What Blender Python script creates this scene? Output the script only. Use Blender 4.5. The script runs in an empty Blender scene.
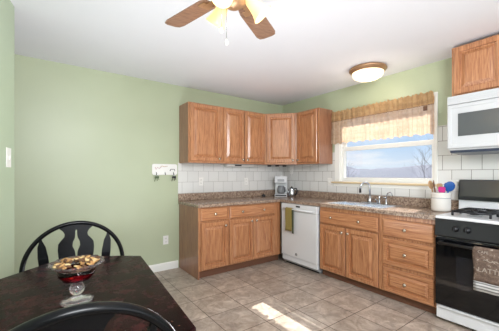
import bpy, bmesh, math, random
from mathutils import Vector, Matrix
random.seed(7)
PI = math.pi
S = bpy.context.scene
C = S.collection

# ------------------------------------------------------------------ camera, world, sun, exposure
cam_d = bpy.data.cameras.new('camera')
cam = bpy.data.objects.new('camera', cam_d); C.objects.link(cam)
cam.location = (-3.4417, -3.716, 1.2808)
cam.rotation_euler = (PI/2, 0, -0.6301)
cam_d.sensor_width = 36; cam_d.lens = 282.61/499*36
cam_d.shift_x = 0.33/499; cam_d.shift_y = 8.68/499
cam_d.clip_start = 0.05; cam_d.clip_end = 2000
S.camera = cam
S.view_settings.view_transform = 'Standard'
S.view_settings.look = 'None'
S.view_settings.gamma = 1
S.view_settings.use_curve_mapping = False
S.view_settings.exposure = 0.52

W = bpy.data.worlds.new('sky'); S.world = W; W.use_nodes = True
nt = W.node_tree; nt.nodes.clear()
out = nt.nodes.new('ShaderNodeOutputWorld'); bg = nt.nodes.new('ShaderNodeBackground')
tc = nt.nodes.new('ShaderNodeTexCoord'); sep = nt.nodes.new('ShaderNodeSeparateXYZ')
rampn = nt.nodes.new('ShaderNodeValToRGB')
nt.links.new(tc.outputs['Generated'], sep.inputs[0]); nt.links.new(sep.outputs['Z'], rampn.inputs[0])
e = rampn.color_ramp.elements
e[0].position = 0.0; e[0].color = (0.80, 0.88, 0.97, 1)
e[1].position = 0.5; e[1].color = (0.16, 0.36, 0.80, 1)
m1 = e.new(0.10); m1.color = (0.50, 0.70, 0.95, 1)
mp = nt.nodes.new('ShaderNodeMapping'); mp.inputs['Scale'].default_value = (3, 3, 14)
ns = nt.nodes.new('ShaderNodeTexNoise'); ns.inputs['Scale'].default_value = 1.6; ns.inputs['Detail'].default_value = 5
nt.links.new(tc.outputs['Generated'], mp.inputs[0]); nt.links.new(mp.outputs[0], ns.inputs[0])
cr = nt.nodes.new('ShaderNodeValToRGB'); cr.color_ramp.elements[0].position = .46; cr.color_ramp.elements[1].position = .66
nt.links.new(ns.outputs[0], cr.inputs[0])
mx = nt.nodes.new('ShaderNodeMixRGB'); mx.inputs[2].default_value = (0.92, 0.95, 1.0, 1)
nt.links.new(cr.outputs[0], mx.inputs[0]); nt.links.new(rampn.outputs[0], mx.inputs[1])
nt.links.new(mx.outputs[0], bg.inputs[0]); bg.inputs[1].default_value = 0.75
nt.links.new(bg.outputs[0], out.inputs[0])

def lamp(name, kind, loc, energy, color=(1, 1, 1), **kw):
    d = bpy.data.lights.new(name, kind); d.energy = energy; d.color = color
    for k, v in kw.items(): setattr(d, k, v)
    o = bpy.data.objects.new(name, d); C.objects.link(o); o.location = loc
    return o
sun = lamp('sun', 'SUN', (6, 1, 6), 8, (1, .96, .90), angle=0.006)
sun.rotation_euler = Vector((-1, -.14, -.98)).to_track_quat('-Z', 'Y').to_euler()
# unseen fill lights, added behind the camera and in the hallway
fill_r = lamp('rear_fill', 'AREA', (-2.0, -5.02, 1.30), 24, (.95, .98, 1), shape='RECTANGLE', size=2.6, size_y=1.7)
fill_r.rotation_euler = (PI/2-.25, 0, 0)
fill_h = lamp('hallway_fill', 'AREA', (-4.80, -.55, 1.6), 1.5, (.95, .98, 1), shape='RECTANGLE', size=.9, size_y=1.6)
fill_h.rotation_euler = (PI/2, 0, -PI/2)
fill_c = lamp('ceiling_fill', 'AREA', (-2.5, -2.1, .50), 22, (.91, .95, 1), shape='RECTANGLE', size=.7, size_y=1.6)  # upward fill added low in the room to brighten the ceiling
fill_c.rotation_euler = (PI, 0, 0)
key = lamp('photographer_flash', 'AREA', (-3.1, -4.4, 2.15), 54, (.94, .97, 1), shape='RECTANGLE', size=.8, size_y=.8)
key.rotation_euler = (Vector((-.9, -.6, 1.5))-Vector((-3.1, -4.4, 2.15))).to_track_quat('-Z', 'Y').to_euler()

# ------------------------------------------------------------------ materials
def lin(h):
    h = h.lstrip('#'); r = []
    for i in (0, 2, 4):
        c = int(h[i:i+2], 16)/255
        r.append(c/12.92 if c <= .04045 else ((c+.055)/1.055)**2.4)
    return tuple(r)+(1,)
class Mat:
    def __init__(s, name, color='#808080', rough=.5, metal=0, **kw):
        s.m = bpy.data.materials.new(name); s.m.use_nodes = True
        s.t = s.m.node_tree; s.b = s.t.nodes['Principled BSDF']
        s.b.inputs['Base Color'].default_value = lin(color) if isinstance(color, str) else color
        s.b.inputs['Roughness'].default_value = rough; s.b.inputs['Metallic'].default_value = metal
        for k, v in kw.items(): s.b.inputs[k.replace('_', ' ')].default_value = v
    def n(s, kind, **kw):
        x = s.t.nodes.new('ShaderNode'+kind)
        for k, v in kw.items():
            k2 = k.replace('_', ' ')
            if k2 in x.inputs: x.inputs[k2].default_value = v
            else: setattr(x, k, v)
        return x
    def l(s, a, b): s.t.links.new(a, b)
    def coords(s, scale=(1, 1, 1), loc=(0, 0, 0), kind='Object', rot=(0, 0, 0)):
        c = s.n('TexCoord'); m = s.n('Mapping'); s.l(c.outputs[kind], m.inputs[0])
        m.inputs['Scale'].default_value = scale; m.inputs['Location'].default_value = loc
        m.inputs['Rotation'].default_value = rot
        return m.outputs[0]
    def noise(s, vec, scale, detail=4, rough=.55, dist=0):
        x = s.n('TexNoise', Scale=scale, Detail=detail, Roughness=rough, Distortion=dist); s.l(vec, x.inputs['Vector']); return x.outputs[0]
    def ramp(s, fac, stops):
        r = s.n('ValToRGB'); s.l(fac, r.inputs[0]); el = r.color_ramp.elements
        while len(el) < len(stops): el.new(.5)
        for q, (p, c) in zip(el, stops): q.position = p; q.color = lin(c)
        return r.outputs[0]
    def mix(s, fac, a, b, mode='MIX'):
        x = s.n('MixRGB'); x.blend_type = mode
        for i, v in zip((0, 1, 2), (fac, a, b)):
            if hasattr(v, 'links'): s.l(v, x.inputs[i])
            else: x.inputs[i].default_value = v
        return x.outputs[0]
    def col(s, v): s.l(v, s.b.inputs['Base Color']); return s
    def bump(s, h, strength=.2, dist=.005):
        b = s.n('Bump'); b.inputs['Strength'].default_value = strength; b.inputs['Distance'].default_value = dist
        s.l(h, b.inputs['Height']); s.l(b.outputs[0], s.b.inputs['Normal']); return s

M = {}
def wood(name, stops, scale=(36, 36, 1.5), rough=.36, ring=5.0):
    w = Mat(name, rough=rough, Coat_Weight=.4, Coat_Roughness=.16)
    v = w.coords(scale)
    g = w.noise(v, 3.2, 5, .65, .6)
    c1 = w.ramp(g, stops)
    v2 = w.coords((scale[0]*.22, scale[1]*.22, scale[2]*.5))
    g2 = w.noise(v2, ring, 2, .5, 1.5)
    c = w.mix(.25, c1, w.ramp(g2, [(.35, stops[0][1]), (.65, stops[-1][1])]), 'MIX')
    w.col(c); w.bump(g, .12, .002)
    return w.m
OAK = [(.30, '#713f26'), (.43, '#aa6e48'), (.56, '#bf8459'), (.74, '#cf9d73')]
M['oak'] = wood('oak_vertical', OAK)
M['oak_h'] = wood('oak_horizontal', OAK, (1.5, 34, 34))
M['oak_side'] = wood('oak_side_panel', [(.3, '#7d5540'), (.5, '#99694f'), (.75, '#a97a5c')], (14, 14, 1.2), .42)
M['toe'] = Mat('toe_kick_wood', '#6b4632', .6).m
M['fanwood'] = wood('fan_blade_wood', [(.3, '#74533f'), (.55, '#94705a'), (.8, '#a98670')], (2.5, 26, 26), .4)

def paint(name, c1, c2, rough=.5):
    w = Mat(name, rough=rough)
    w.col(w.ramp(w.noise(w.coords(), 1.1, 3), [(.3, c1), (.7, c2)]))
    w.bump(w.noise(w.coords(), 140, 2), .06, .002)
    return w.m
M['green'] = paint('sage_green_paint', '#b2ba9c', '#b8c0a3', .38)
M['green_lit'] = paint('green_paint_lit', '#aebca2', '#b4c2a9', .42)  # left wall green, with the light falling on it put into the colour
M['ceiling'] = paint('ceiling_paint', '#ececf2', '#f0f0f6', .8)
M['white_trim'] = Mat('white_trim_paint', '#ecebe6', .35).m
M['plain'] = Mat('plain_white_plaster', '#d8d8d2', .8).m

f = Mat('slate_look_floor_tile', rough=.38)
v = f.coords((1, 1, 1), (.765, 1.085, 0))
br = f.n('TexBrick'); f.l(v, br.inputs['Vector']); br.offset = 0.0; br.squash = 1
for k, q in (('Scale', 1), ('Mortar Size', .0035), ('Mortar Smooth', .2), ('Brick Width', .368), ('Row Height', .368), ('Bias', 0)): br.inputs[k].default_value = q
br.inputs['Color1'].default_value = (0, 0, 0, 1); br.inputs['Color2'].default_value = (1, 1, 1, 1); br.inputs['Mortar'].default_value = (.5, .5, .5, 1)
n1 = f.noise(f.coords(), 9, 7, .72, .9); n2 = f.noise(f.coords(), 1.6, 3)
base = f.ramp(n1, [(.30, '#6f6156'), (.44, '#988778'), (.56, '#b8a798'), (.72, '#ddd0c2')])
base = f.mix(.35, base, f.ramp(n2, [(.35, '#9a8c80'), (.65, '#b9b0a8')]))
tone = f.mix(.10, base, br.outputs['Color'], 'OVERLAY')
fin = f.mix(br.outputs['Fac'], tone, lin('#4a4038'))
f.col(fin); f.bump(f.mix(br.outputs['Fac'], n1, (0, 0, 0, 1)), .25, .004)
M['floor'] = f.m

def tile(name, horiz, w_, h_, off, grout='#a19e9a', gw=.0018):
    f = Mat(name, rough=.16)
    c = f.n('TexCoord'); sp = f.n('SeparateXYZ'); cb = f.n('CombineXYZ'); f.l(c.outputs['Object'], sp.inputs[0])
    f.l(sp.outputs[horiz], cb.inputs[0]); f.l(sp.outputs['Z'], cb.inputs[1])
    mp = f.n('Mapping'); mp.inputs['Location'].default_value = off; f.l(cb.outputs[0], mp.inputs[0])
    br = f.n('TexBrick'); f.l(mp.outputs[0], br.inputs['Vector']); br.offset = .5
    for k, q in (('Scale', 1), ('Mortar Size', gw), ('Mortar Smooth', .1), ('Brick Width', w_), ('Row Height', h_), ('Bias', 0)): br.inputs[k].default_value = q
    br.inputs['Color1'].default_value = lin('#e3e2df'); br.inputs['Color2'].default_value = lin('#dcdbd8'); br.inputs['Mortar'].default_value = lin(grout)
    f.col(br.outputs['Color'])
    inv = f.n('Invert'); f.l(br.outputs['Fac'], inv.inputs[1]); f.bump(inv.outputs[0], .5, .002)
    return f.m
M['tile_a'] = tile('white_wall_tile_back', 'X', .165, .1545, (.979+.165*12, -1.016, 0))
M['tile_b'] = tile('white_wall_tile_right', 'Y', .168, .1545, (.398+.168*24, -1.016, 0), '#8b847e', .0024)

g = Mat('speckled_brown_laminate', rough=.22)
n1 = g.noise(g.coords(), 75, 3, .7); n2 = g.noise(g.coords(), 30, 4, .75, 1)
c1 = g.ramp(n1, [(.36, '#2f231d'), (.45, '#705a4c'), (.56, '#9a806c'), (.68, '#d6c4b0')])
c2 = g.ramp(n2, [(.38, '#5d4a42'), (.5, '#a08a7a'), (.60, '#cdb8a2')])
g.col(g.mix(.45, c1, c2)); M['counter'] = g.m

t = Mat('worn_dark_lacquer', rough=.2)
n1 = t.noise(t.coords((1, 1, 1)), 9, 7, .75, .3); n2 = t.noise(t.coords((1, 1, 1)), 60, 3, .6)
c1 = t.ramp(n1, [(.42, '#150a0a'), (.56, '#2b1415'), (.72, '#4d2120')])
spk = t.ramp(n2, [(.70, '#000000'), (.76, '#5a3a2c')])
t.col(t.mix(1, c1, spk, 'ADD'))
t.l(t.ramp(n1, [(.3, '#7a7a7a'), (.7, '#9c9c9c')]), t.b.inputs['Roughness']); t.b.inputs['Specular IOR Level'].default_value = .05
M['table'] = t.m
M['table_edge'] = Mat('worn_table_edge', '#8a5133', .4).m
bl = Mat('black_lacquer', '#090a0c', .22); bl.b.inputs['Specular IOR Level'].default_value = .2; M['black_lacquer'] = bl.m
M['app_white'] = Mat('appliance_white', '#dcdddf', .22).m
M['app_grey'] = Mat('appliance_grey_plastic', '#9a9c9f', .35).m
M['black_gloss'] = Mat('black_oven_glass', '#07080b', .06).m
M['black_satin'] = Mat('black_control_panel', '#101113', .35).m
M['iron'] = Mat('black_cast_iron', '#15161a', .35).m
M['panel_glass'] = Mat('backguard_dark_glass', '#4b4a48', .18, .35).m
M['mw_glass'] = Mat('microwave_window', '#55585a', .2).m
M['chrome'] = Mat('brushed_chrome', '#c9ccd0', .2, 1).m
M['steel'] = Mat('stainless_sink_steel', '#d3d9e2', .24, .85).m
M['knob'] = Mat('satin_nickel_knob', '#cbbfae', .25, .9).m
M['bronze'] = Mat('warm_bronze_metal', '#b08a68', .35, .5).m
M['ceramic'] = Mat('white_ceramic', '#e4e0da', .25).m
M['plastic'] = Mat('white_plastic', '#eceae6', .35).m
M['dark'] = Mat('dark_plastic', '#1b1b1e', .4).m
M['pink'] = Mat('magenta_silicone', '#c2177a', .4).m
M['blue'] = Mat('blue_nylon', '#1d4f93', .35).m
M['spoonwood'] = Mat('pale_spoon_wood', '#c09a72', .5).m
M['spoonwood2'] = Mat('brown_spoon_wood', '#7c5640', .5).m
M['olive'] = Mat('olive_cloth', '#8f7f45', .9).m
M['olive_dark'] = Mat('dark_green_cloth', '#4b4f38', .9).m
M['ink_dark'] = Mat('dark_ink', '#3a3430', .6).m
M['ink_pink'] = Mat('rose_ink', '#b77f86', .6).m
M['keys_green'] = Mat('dull_green_metal', '#5a6b4b', .45, .3).m
M['letters'] = Mat('cream_print', '#ab9f93', .8).m
M['tag'] = Mat('brown_valance_patch', '#6b4b38', .8).m
def glow(name, c, st, mixc=None):
    g = Mat(name, c, .3); g.b.inputs['Emission Color'].default_value = lin(c); g.b.inputs['Emission Strength'].default_value = st; return g.m
M['shade'] = glow('lit_amber_glass', '#f5d493', .55)
M['bulb'] = glow('lit_bulb', '#fff3da', 6)
M['bowl_light'] = glow('lit_alabaster_glass', '#ffeccb', 1.0)
def glass(name, col, rough=.02, ior=1.45):
    g = Mat(name, col, rough); g.b.inputs['Transmission Weight'].default_value = 1; g.b.inputs['IOR'].default_value = ior; return g.m
M['red_glass'] = glass('ruby_glass', '#ff6f86', .03, 1.3)
M['clear_glass'] = glass('clear_crystal', '#f6f2f4', .08, 1.35)
M['rose_glass'] = glass('pale_rose_crystal', '#f6eae6', .15, 1.3)
for k_ in ('clear_glass', 'rose_glass'): M[k_].node_tree.nodes['Principled BSDF'].inputs['Transmission Weight'].default_value = .93
# window pane: thin sheet that lets light straight through with a slight reflection
p = Mat('window_pane', '#ffffff', .02); p.t.nodes.remove(p.b)
tr = p.n('BsdfTransparent'); gl = p.n('BsdfGlossy', Roughness=.02); ms = p.n('MixShader'); ms.inputs[0].default_value = .05
p.l(tr.outputs[0], ms.inputs[1]); p.l(gl.outputs[0], ms.inputs[2]); p.l(ms.outputs[0], p.t.nodes['Material Output'].inputs[0]); M['pane'] = p.m
# sheer fabric
def sheer(name, c1, c2, trans):
    s = Mat(name, rough=.9); s.t.nodes.remove(s.b)
    n = s.noise(s.coords((6, 1, 6)), 4, 4, .6); colr = s.ramp(n, [(.35, c1), (.7, c2)])
    d = s.n('BsdfDiffuse'); tl = s.n('BsdfTranslucent'); a = s.n('MixShader'); a.inputs[0].default_value = .5
    s.l(colr, d.inputs[0]); s.l(colr, tl.inputs[0]); s.l(d.outputs[0], a.inputs[1]); s.l(tl.outputs[0], a.inputs[2])
    tp = s.n('BsdfTransparent'); b = s.n('MixShader'); b.inputs[0].default_value = trans
    s.l(a.outputs[0], b.inputs[1]); s.l(tp.outputs[0], b.inputs[2]); s.l(b.outputs[0], s.t.nodes['Material Output'].inputs[0]); return s.m
M['valance'] = sheer('sheer_tan_valance', '#cdb096', '#dfc8b0', .06)
M['valance_head'] = sheer('gathered_tan_header', '#bd9a74', '#d9b78c', .0)
tw = Mat('brown_printed_towel', rough=.95)
n = tw.noise(tw.coords(), 45, 4, .7)
tw.col(tw.ramp(n, [(.40, '#5c4a40'), (.60, '#7b675a'), (.64, '#8d7c70'), (.67, '#d0c6ba')])); M['towel'] = tw.m
tb = Mat('towel_grey_stripes', rough=.95)
wv = tb.n('TexWave', Scale=14); wv.bands_direction = 'Z'; tb.l(tb.coords(), wv.inputs[0])
tb.col(tb.ramp(wv.outputs[1], [(.3, '#7d7a78'), (.6, '#c6c3c0')])); M['towel_band'] = tb.m
M['snow'] = Mat('frosty_field', '#544c47', .9).m
M['hill'] = Mat('distant_winter_hill', '#666a76', .95).m  # bluish haze of distance is put into the hill colour
M['bark'] = Mat('pale_bare_bark', '#756d70', .9).m
nutm = Mat('dried_petal_tan', rough=.6); nutm.col(nutm.ramp(nutm.noise(nutm.coords(), 60, 3), [(.35, '#8f6437'), (.65, '#cda268')])); M['nut'] = nutm.m
M['nut2'] = Mat('dried_petal_brown', '#59381f', .6).m
M['nut3'] = Mat('dried_petal_cream', '#cfb482', .6).m

# ------------------------------------------------------------------ mesh helpers
class MB:
    def __init__(s): s.v = []; s.f = []; s.sm = []
    def add(s, vs, fs, smooth=False):
        o = len(s.v); s.v += [tuple(q) for q in vs]
        for q in fs: s.f.append(tuple(i+o for i in q)); s.sm.append(smooth)
        return s
    def box(s, x0, x1, y0, y1, z0, z1, bev=0.0):
        if x0 > x1: x0, x1 = x1, x0
        if y0 > y1: y0, y1 = y1, y0
        if z0 > z1: z0, z1 = z1, z0
        if bev <= 0:
            vs = [(x, y, z) for z in (z0, z1) for y in (y0, y1) for x in (x0, x1)]
            return s.add(vs, [(0, 2, 3, 1), (4, 5, 7, 6), (0, 1, 5, 4), (2, 6, 7, 3), (0, 4, 6, 2), (1, 3, 7, 5)])
        bm = bmesh.new(); bmesh.ops.create_cube(bm, size=1)
        for v in bm.verts: v.co = Vector(((x0+x1)/2+v.co.x*(x1-x0), (y0+y1)/2+v.co.y*(y1-y0), (z0+z1)/2+v.co.z*(z1-z0)))
        bev = min(bev, .45*min(x1-x0, y1-y0, z1-z0))
        bmesh.ops.bevel(bm, geom=list(bm.edges), offset=bev, segments=2, affect='EDGES', profile=.5)
        bm.verts.index_update()
        s.add([v.co[:] for v in bm.verts], [[v.index for v in q.verts] for q in bm.faces]); bm.free(); return s
    def lathe(s, prof, c=(0, 0, 0), n=24, rot=None, smooth=True, sx=1, sy=1, cap=True, wob=None):
        vs = []; fs = []
        for j, (r, z) in enumerate(prof):
            for k in range(n):
                a = 2*PI*k/n; rr = r*(1+(wob(a, j) if wob else 0))
                p = Vector((rr*math.cos(a)*sx, rr*math.sin(a)*sy, z))
                if rot: p = rot @ p
                vs.append(p+Vector(c))
        for j in range(len(prof)-1):
            for k in range(n):
                a, b = j*n+k, j*n+(k+1) % n
                fs.append((a, b, b+n, a+n))
        if cap:
            if prof[0][0] > 1e-5: fs.append(tuple(range(n-1, -1, -1)))
            if prof[-1][0] > 1e-5: fs.append(tuple((len(prof)-1)*n+k for k in range(n)))
        return s.add(vs, fs, smooth)
    def tube(s, pts, r, n=10, cap=True, flat=1.0, up=Vector((0, 0, 1)), closed=False):
        pts = [Vector(p) for p in pts]; vs = []; fs = []; L = len(pts)
        rs = r if isinstance(r, (list, tuple)) else [r]*L
        prev = None
        for i, p in enumerate(pts):
            if closed: t = pts[(i+1) % L]-pts[i-1]
            else: t = pts[min(i+1, L-1)]-pts[max(i-1, 0)]
            t.normalize()
            if prev is None:
                a = up.cross(t)
                if a.length < 1e-3: a = Vector((1, 0, 0)).cross(t)
            else:
                a = prev-t*prev.dot(t)
            a.normalize(); prev = a; b = t.cross(a)
            for k in range(n):
                q = 2*PI*k/n
                vs.append(p+a*math.cos(q)*rs[i]*flat+b*math.sin(q)*rs[i])
        for i in range(L if closed else L-1):
            for k in range(n):
                x, y = i*n+k, i*n+(k+1) % n
                z = ((i+1) % L)*n
                fs.append((x, y, z+(k+1) % n, z+k))
        if cap and not closed: fs += [tuple(range(n-1, -1, -1)), tuple((L-1)*n+k for k in range(n))]
        return s.add(vs, fs, True)
    def prism(s, poly, a0, a1, axis='y', smooth=False):
        # polygon in the two other axes extruded along axis
        def mk(p, a):
            return {'y': (p[0], a, p[1]), 'x': (a, p[0], p[1]), 'z': (p[0], p[1], a)}[axis]
        n = len(poly); vs = [mk(p, a0) for p in poly]+[mk(p, a1) for p in poly]
        fs = [tuple(range(n)), tuple(range(2*n-1, n-1, -1))]+[(i, i+n, (i+1) % n+n, (i+1) % n) for i in range(n)]
        return s.add(vs, fs, smooth)
    def sphere(s, c, r, n=14, sq=(1, 1, 1), rot=None):
        prof = [(r*math.sin(PI*i/8), -r*math.cos(PI*i/8)) for i in range(9)]
        prof[0] = (1e-6, -r); prof[-1] = (1e-6, r)
        vs = []; o = MB(); o.lathe(prof, (0, 0, 0), n, cap=False)
        for p in o.v:
            q = Vector((p[0]*sq[0], p[1]*sq[1], p[2]*sq[2]))
            if rot: q = rot @ q
            vs.append(q+Vector(c))
        return s.add(vs, o.f, True)
    def rings(s, w, h, prof, x=0, z=0, y=0):
        # raised panel: nested rectangles (inset, y); starts at outer back
        vs = []; fs = []
        for ins, yy in prof:
            vs += [(x+ins, y+yy, z+ins), (x+w-ins, y+yy, z+ins), (x+w-ins, y+yy, z+h-ins), (x+ins, y+yy, z+h-ins)]
        for j in range(len(prof)-1):
            for k in range(4):
                a, b = j*4+k, j*4+(k+1) % 4; fs.append((a, b, b+4, a+4))
        q = (len(prof)-1)*4; fs.append((q, q+1, q+2, q+3)); fs.append((3, 2, 1, 0))
        return s.add(vs, fs)
    def obj(s, name, mat, parent=None, smooth=None):
        me = bpy.data.meshes.new(name); me.from_pydata(s.v, [], s.f); me.update()
        for p, q in zip(me.polygons, s.sm): p.use_smooth = q
        bm = bmesh.new(); bm.from_mesh(me); bmesh.ops.recalc_face_normals(bm, faces=bm.faces); bm.to_mesh(me); bm.free()
        for m_ in (mat if isinstance(mat, (list, tuple)) else [mat]): me.materials.append(m_)
        o = bpy.data.objects.new(name, me); C.objects.link(o)
        if parent: o.parent = parent
        return o
def tag(o, label, cat, group=None, kind=None):
    o['label'] = label; o['category'] = cat
    if group: o['group'] = group
    if kind: o['kind'] = kind
    return o
def thing(name, label, cat, loc=(0, 0, 0), rz=0, group=None):
    o = bpy.data.objects.new(name, None); C.objects.link(o); o.empty_display_size = .1
    o.location = loc; o.rotation_euler = (0, 0, rz); return tag(o, label, cat, group)
def struct(name, mb, mat, parent=None, label=None):
    o = mb.obj(name, mat, parent)
    if not parent: o['kind'] = 'structure'
    if label: o['label'] = label
    return o
def dup(root, loc=None, rz=None, label=None):
    def cp(o, par):
        c = o.copy(); C.objects.link(c); c.parent = par
        for ch in o.children: cp(ch, c)
        return c
    r = cp(root, None)
    if loc: r.location = loc
    if rz is not None: r.rotation_euler = (0, 0, rz)
    if label: r['label'] = label
    return r

# ------------------------------------------------------------------ the room
H = 2.498; XL = -4.9; YF = -5.1
struct('floor', MB().box(XL-.1, .1, YF-.1, .1, -.08, 0), M['floor'])
struct('ceiling', MB().box(XL-.1, .1, YF-.1, .1, H, H+.08), M['ceiling'])
struct('wall_back', MB().box(XL-.1, .12, 0, .12, 0, H), M['green'])
WY0, WY1, WZ0, WZ1 = -1.215, -2.425, 1.175, 2.13
wr = MB().box(0, .14, WY0, 0, 0, H).box(0, .14, YF, WY1, 0, H).box(0, .14, WY1, WY0, 0, WZ0).box(0, .14, WY1, WY0, WZ1, H)
struct('wall_right', wr, M['green'])
struct('wall_left', MB().prism([(-3.61, -1.045), (-4.47, -5.09), (-4.60, -5.09), (-3.735, -1.02)], 0, H, 'z'), M['green_lit'])
struct('wall_hallway', MB().box(XL-.1, XL, YF, 0, 0, H), M['plain'])
fw = MB().box(XL, 0, YF-.12, YF, 0, .55).box(XL, 0, YF-.12, YF, 2.3, H).box(XL, -3.4, YF-.12, YF, .55, 2.3).box(-.6, 0, YF-.12, YF, .55, 2.3)
struct('wall_front', fw, M['plain'])
bb = MB().prism([(0, 0), (-.014, 0), (-.014, .085), (-.008, .10), (0, .10)], -3.6, -1.945, 'x')
struct('baseboard_back', bb, M['white_trim'])
struct('baseboard_left', MB().prism([(-3.596, -1.05), (-4.455, -5.09), (-4.47, -5.09), (-3.61, -1.05)], .001, .10, 'z'), M['white_trim'])

# unseen rear window behind the camera, added to let light in
w2 = bpy.data.objects.new('window_added', None); C.objects.link(w2); w2['kind'] = 'structure'
MB().box(-3.4, -3.34, YF-.1, YF+.02, .55, 2.3).box(-.66, -.6, YF-.1, YF+.02, .55, 2.3).box(-3.34, -.66, YF-.1, YF+.02, .55, .61).box(-3.34, -.66, YF-.1, YF+.02, 2.24, 2.3).box(-2.03, -1.97, YF-.08, YF, .61, 2.24).obj('window_frame', M['white_trim'], w2)
MB().box(-3.34, -2.03, YF-.05, YF-.045, .61, 2.24).box(-1.97, -.66, YF-.05, YF-.045, .61, 2.24).obj('pane', M['pane'], w2)

# kitchen window
w1 = bpy.data.objects.new('window_1', None); C.objects.link(w1); w1['kind'] = 'structure'
cas = MB()
cas.box(-.018, 0, -1.215, -1.13, 1.175, 2.17, .003).box(-.018, 0, -2.455, -2.425, 1.175, 2.17, .003).box(-.018, 0, -2.425, -1.215, 2.13, 2.17, .003)
cas.obj('casing', M['white_trim'], w1)
jm = MB().box(0, .12, -1.225, -1.215, 1.175, 2.13).box(0, .12, -2.425, -2.415, 1.175, 2.13).box(0, .12, -2.415, -1.225, 2.12, 2.13).box(0, .12, -2.415, -1.225, 1.175, 1.187)
jm.obj('jamb', M['white_trim'], w1)
fr = MB().box(.02, .055, -1.262, -1.225, 1.187, 1.66, .003).box(.02, .055, -2.415, -2.385, 1.187, 1.66, .003).box(.02, .055, -2.385, -1.262, 1.187, 1.232, .003).box(.02, .055, -2.385, -1.262, 1.607, 1.655, .003)
lower = fr.obj('lower_sash', M['white_trim'], w1)
MB().box(.034, .038, -2.385, -1.262, 1.232, 1.607).obj('pane', M['pane'], lower)
fr = MB().box(.06, .095, -1.262, -1.225, 1.64, 2.12, .003).box(.06, .095, -2.415, -2.385, 1.64, 2.12, .003).box(.06, .095, -2.385, -1.262, 2.075, 2.12, .003).box(.06, .095, -2.385, -1.262, 1.635, 1.668, .003)
upper = fr.obj('upper_sash', M['white_trim'], w1)
MB().box(.074, .078, -2.385, -1.262, 1.672, 2.075).obj('pane', M['pane'], upper)
MB().box(-.045, .02, -2.475, -1.085, 1.150, 1.175, .006).obj('window_sill', Mat('tan_sill_wood', '#d3bd98', .4).m, w1)
MB().box(-.014, 0, -2.455, -1.11, 1.108, 1.150, .003).obj('apron', M['white_trim'], w1)

# tile backsplashes
struct('trim_1', MB().box(-1.943, -.006, -.006, 0, 1.01, 1.440), M['tile_a'], label='white brick-bonded wall tile along the back wall')
tb_ = MB().box(-.006, 0, -1.13, 0, 1.01, 1.440).box(-.006, 0, -2.455, -1.13, 1.01, 1.110).box(-.006, 0, -3.6, -2.455, .90, 1.80).box(-.006, 0, -1.13, -1.085, 1.44, 1.60)
struct('trim_2', tb_, M['tile_b'], label='white brick-bonded wall tile along the window wall')

# outdoors
gnd = MB().box(.4, 700, -500, 500, -1.1, -1.0); struct('ground_field', gnd, M['snow'])
hl = MB(); nseg = 120
for ri, (dist, hh, ph) in enumerate(((260, 9.5, 0.0), (420, 19, 2.1))):
    prof = [(-460+920*i/nseg, (hh*(.62+.22*math.sin(i*.11+ph)+.10*math.sin(i*.37+ph)+.04*math.sin(i*1.3)))) for i in range(nseg+1)]
    vs = []; fs = []
    for (yy, zz) in prof: vs += [(dist-70, yy, -1.05), (dist-25, yy, zz*.65), (dist, yy, zz), (dist+60, yy, -1.05)]
    for i in range(nseg):
        for k in range(3): a = i*4+k; fs.append((a, a+1, a+5, a+4))
    hl.add(vs, fs, True)
struct('hill_ridge', hl, M['hill'])
def bare_tree(x, y, h, seed, label):
    rnd = random.Random(seed); t = thing('bare_tree', label, 'tree', (x, y, -1.0), rnd.random()*6, 'bare trees outside the window')
    tr = MB(); tr.tube([(0, 0, 0), (.05*h*.1, 0, h*.25), (0, .02*h, h*.5), (.02*h, 0, h)], [h*.008, h*.006, h*.004, h*.001], 6); tr.obj('trunk', M['bark'], t)
    b = MB()
    def br(p, d, L, r, lev):
        q = p+d*L*.5+Vector((rnd.uniform(-1, 1), rnd.uniform(-1, 1), .3))*L*.06; e_ = p+d*L+Vector((0, 0, L*.12))
        b.tube([p, q, e_], [r, r*.7, r*.3], 4, cap=False)
        if lev > 0:
            for k in range(4):
                tt = .3+.22*k; dd = (d+Vector((rnd.uniform(-1, 1), rnd.uniform(-1, 1), rnd.uniform(.0, .9)))*.75).normalized()
                br(p.lerp(e_, tt), dd, L*.55, r*.5, lev-1)
    for k in range(11):
        z = h*(.22+.065*k); a = k*2.4+rnd.random(); br(Vector((0, 0, z)), Vector((math.cos(a), math.sin(a), .9)).normalized(), h*.30*(1.1-.06*k), h*.003, 2)
    b.obj('branches', M['bark'], t)
bare_tree(24, 6.2, 5.6, 1, 'tall bare winter tree outside, right half of the lower pane')
bare_tree(26, 8.2, 4.8, 2, 'slender bare winter tree outside, just left of the tall one')
bare_tree(34, 22, 4.0, 3, 'small bare winter tree outside, left half of the lower pane')
bare_tree(30, 4.0, 4.8, 5, 'bare winter tree outside nearest the right window frame')

# ------------------------------------------------------------------ cabinets  (local: x right, -y out of the wall, z up)
RP = [(.010, 0), (.010, -.009), (0, -.010), (0, -.015), (.007, -.022), (.047, -.022), (.0485, -.004), (.062, -.003), (.094, -.021)]
def door(par, x0, x1, z0, z1, y, knob=None, mat='oak', name='door'):
    o = MB().rings(x1-x0, z1-z0, RP, x0, z0, y).obj(name, M[mat], par)
    if knob: mkknob(o, knob[0], y-.02, knob[1])
    return o
def drawer(par, x0, x1, z0, z1, y, knobs=(), raised=False):
    pr = RP if raised else [(.010, 0), (.010, -.008), (0, -.009), (0, -.013), (.012, -.022)]
    if raised: pr = [(.010, 0), (.010, -.008), (0, -.009), (0, -.014), (.006, -.020), (.038, -.020), (.0395, -.004), (.051, -.003), (.074, -.020)]
    o = MB().rings(x1-x0, z1-z0, pr, x0, z0, y).obj('drawer', M['oak_h'], par)
    for kx, kz in knobs: mkknob(o, kx, y-.02, kz)
    return o
RX = Matrix.Rotation(PI/2, 3, 'X')
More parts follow.
